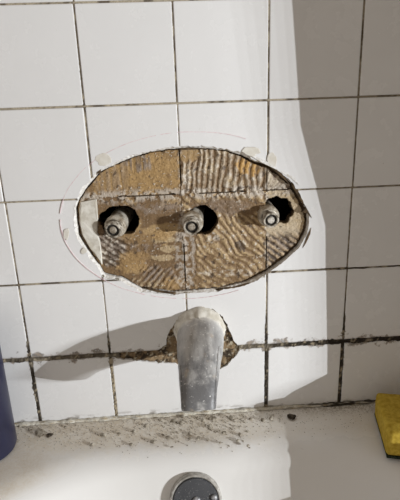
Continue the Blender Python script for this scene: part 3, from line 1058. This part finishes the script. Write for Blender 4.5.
def crumb_mesh(r, sd, flat=0.6, elong=1.0):
    bm = bmesh.new()
    bmesh.ops.create_icosphere(bm, subdivisions=2, radius=r)
    for v in bm.verts:
        k = 1 + 0.45 * noise.noise(v.co * (1.1 / r) + Vector((sd, sd * 2, 0)))
        v.co = Vector((v.co.x * k * elong, v.co.y * k, v.co.z * k * flat))
    zm = min(v.co.z for v in bm.verts)
    for v in bm.verts:
        v.co.z -= zm
    return bm
def ledge_z(y):
    return ZL - 0.0018 * min(1.0, -y / LIP)
def place_crumb(u, v, r, m, name, label, cat, grp=None, elong=1.0, flat=.6, rz=None):
    p = H(u, v, ZL - 0.001)
    o = obj(name, crumb_mesh(r, u * .37 + v, flat, elong), m)
    o.location = (p.x, p.y, ledge_z(p.y) - 0.0001)
    o.rotation_euler.z = random.uniform(0, 6) if rz is None else rz
    return tag(o, label, cat, grp)
place_crumb(40, 433.5, 0.0062, MAT['crumb'], 'mortar_chip', 'oval grey mortar chip on the dusty ledge near the blue bottle', 'chip', None, 1.35, .35, -0.7)
place_crumb(49.5, 436, 0.0036, MAT['darkcrumb'], 'dark_chip', 'small black chip beside the oval grey mortar chip', 'chip', None, 1.3, .5, 0.4)
place_crumb(291.5, 418.5, 0.0050, MAT['darkcrumb'], 'dark_chip', 'black chip on the ledge right of the spout', 'chip', None, 1.3, .5, -0.2)
for (u, v, r) in ((103.5, 436, .0035), (134, 432, .0026), (131, 445, .0024), (153, 442, .0030), (168, 438, .0026), (174, 422, .0034), (181, 424, .0030), (160, 421, .0026),
                  (190, 434, .0026), (199, 439, .0030), (189.5, 438.5, .002), (210, 428, .0032), (214, 420, .0036), (231, 419, .0036), (224, 433, .0026), (240, 435, .0026),
                  (238, 441, .0024), (248, 446, .0020), (208, 440, .0022), (263, 421, .0030), (271, 420, .0034), (272, 417, .0028), (92, 445, .0024), (119, 434, .0020), (146, 426, .0024),
                  (183, 418, .0028), (203, 421, .0026), (251, 420, .0024), (220, 443, .0018), (172, 447, .0016), (30, 430, .0022), (20, 427, .002), (66, 428, .002)):
    place_crumb(u, v, r, MAT['crumb'], 'mortar_crumb', 'small grey mortar crumb scattered on the dusty tub ledge', 'crumb', 'mortar crumbs on the ledge', 1.2)
# fine grit nobody could count
bm = bmesh.new()
rnd = random.Random(3)
for k in range(2600):
    x = rnd.uniform(-0.33, 0.30)
    y = -0.006 - abs(rnd.gauss(0, 0.026))
    if y < -0.075 or (x > 0.1 and rnd.random() < .6): continue
    r = rnd.uniform(0.0003, 0.0011) * (1.4 if -0.06 < x < 0.06 else 1)
    c = Vector((x, y, ledge_z(y) if y > -LIP else ledge_z(y) - (RL - math.sqrt(max(0, RL ** 2 - (-y - LIP) ** 2)))))
    vs = [bm.verts.new(c + Vector((r * math.cos(a + k) * rnd.uniform(.7, 1.3), r * math.sin(a + k) * rnd.uniform(.7, 1.3), 0))) for a in (0, 1.57, 3.14, 4.71)]
    t = bm.verts.new(c + Vector((0, 0, r * rnd.uniform(.6, 1.2))))
    for q in range(4):
        bm.faces.new((vs[q], vs[(q + 1) % 4], t))
    bm.faces.new(vs[::-1])
o = obj('plaster_grit', bm, MAT['crumb'])
o['kind'] = 'stuff'
tag(o, 'fine grey mortar grit strewn along the tub ledge', 'grit')

# ------------------------------------------------------------------ shower curtain gathered outside the tub, its edge shades the right of the wall
XC = 0.43
def to_curtain(wx, wy, wz):
    p = Vector((wx, wy, wz))
    d = LAMP - p
    t = (XC - wx) / d.x
    q = p + d * t
    return q.y, q.z
EDGE = []
for (u, v) in ((280, -60), (292, 0), (296, 60), (300, 125), (310, 165), (316, 187), (326, 226), (326.5, 300), (327, 340), (327, 374)):
    p = W(u, v)
    EDGE.append(to_curtain(p.x, 0, p.z))
for (u, v) in ((317, 379), (306, 385), (292, 392), (280, 401)):
    p = W(u, v)
    EDGE.append(to_curtain(p.x, 0, p.z))
def tub_hit(u, v):
    d = ray(u, v)
    t = 0.3
    while True:
        p = CAM + d * t
        if p.y > -LIP: zt = ZL - 0.001
        elif p.y > -LIP - e_in: zt = ZL - 0.0018 - (RL - math.sqrt(max(0, RL ** 2 - (-p.y - LIP) ** 2)))
        else: zt = e_z - (-p.y - LIP - e_in) * math.tan(sl)
        if p.z < zt: return p
        t += 0.0005
for (u, v) in ((280, 412), (282, 425), (284, 437), (286, 450), (287, 470), (288, 490), (288, 520)):
    p = tub_hit(u, v)
    EDGE.append(to_curtain(p.x, p.y, p.z))
zz = EDGE[0][1]
for k, e in enumerate(EDGE):
    zz = min(zz, e[1])
    EDGE[k] = (e[0], zz)
print('EDGE', [(round(a, 3), round(b, 3)) for a, b in EDGE])
top = EDGE[0]
E2 = [(top[0] - 0.03 * k, top[1] + 0.12 * k) for k in range(5, 0, -1)] + EDGE
E2 = E2
last = E2[-1]
V, F = [], []
NC = 40
for (y, z) in E2:
    for k in range(NC + 1):
        s = k / NC
        yy = y + (-0.012 - y) * s
        am = 0.012 * math.sin(s * math.pi * 7) * sst(0.05, 0.35, s)
        V.append((XC + am, yy, z))
bot = len(E2) - 1
# skirt hanging down outside the tub
for zz in (-0.40, -0.55, -0.70):
    for k in range(NC + 1):
        s = k / NC
        yy = last[0] + (-0.012 - last[0]) * s
        V.append((XC + 0.012 * math.sin(s * math.pi * 7) * min(1, s * 6), yy, zz))
for q in range(len(E2) + 2):
    for k in range(NC):
        a = q * (NC + 1) + k
        F.append((a, a + 1, a + NC + 2, a + NC + 1))
cu = obj('shower_curtain', (V, F), MAT['curtain'], None, True)
md = cu.modifiers.new('thickness', 'SOLIDIFY')
md.thickness = 0.0015
tag(cu, 'pale gathered shower curtain just beyond the right edge, shading the right tiles', 'curtain')
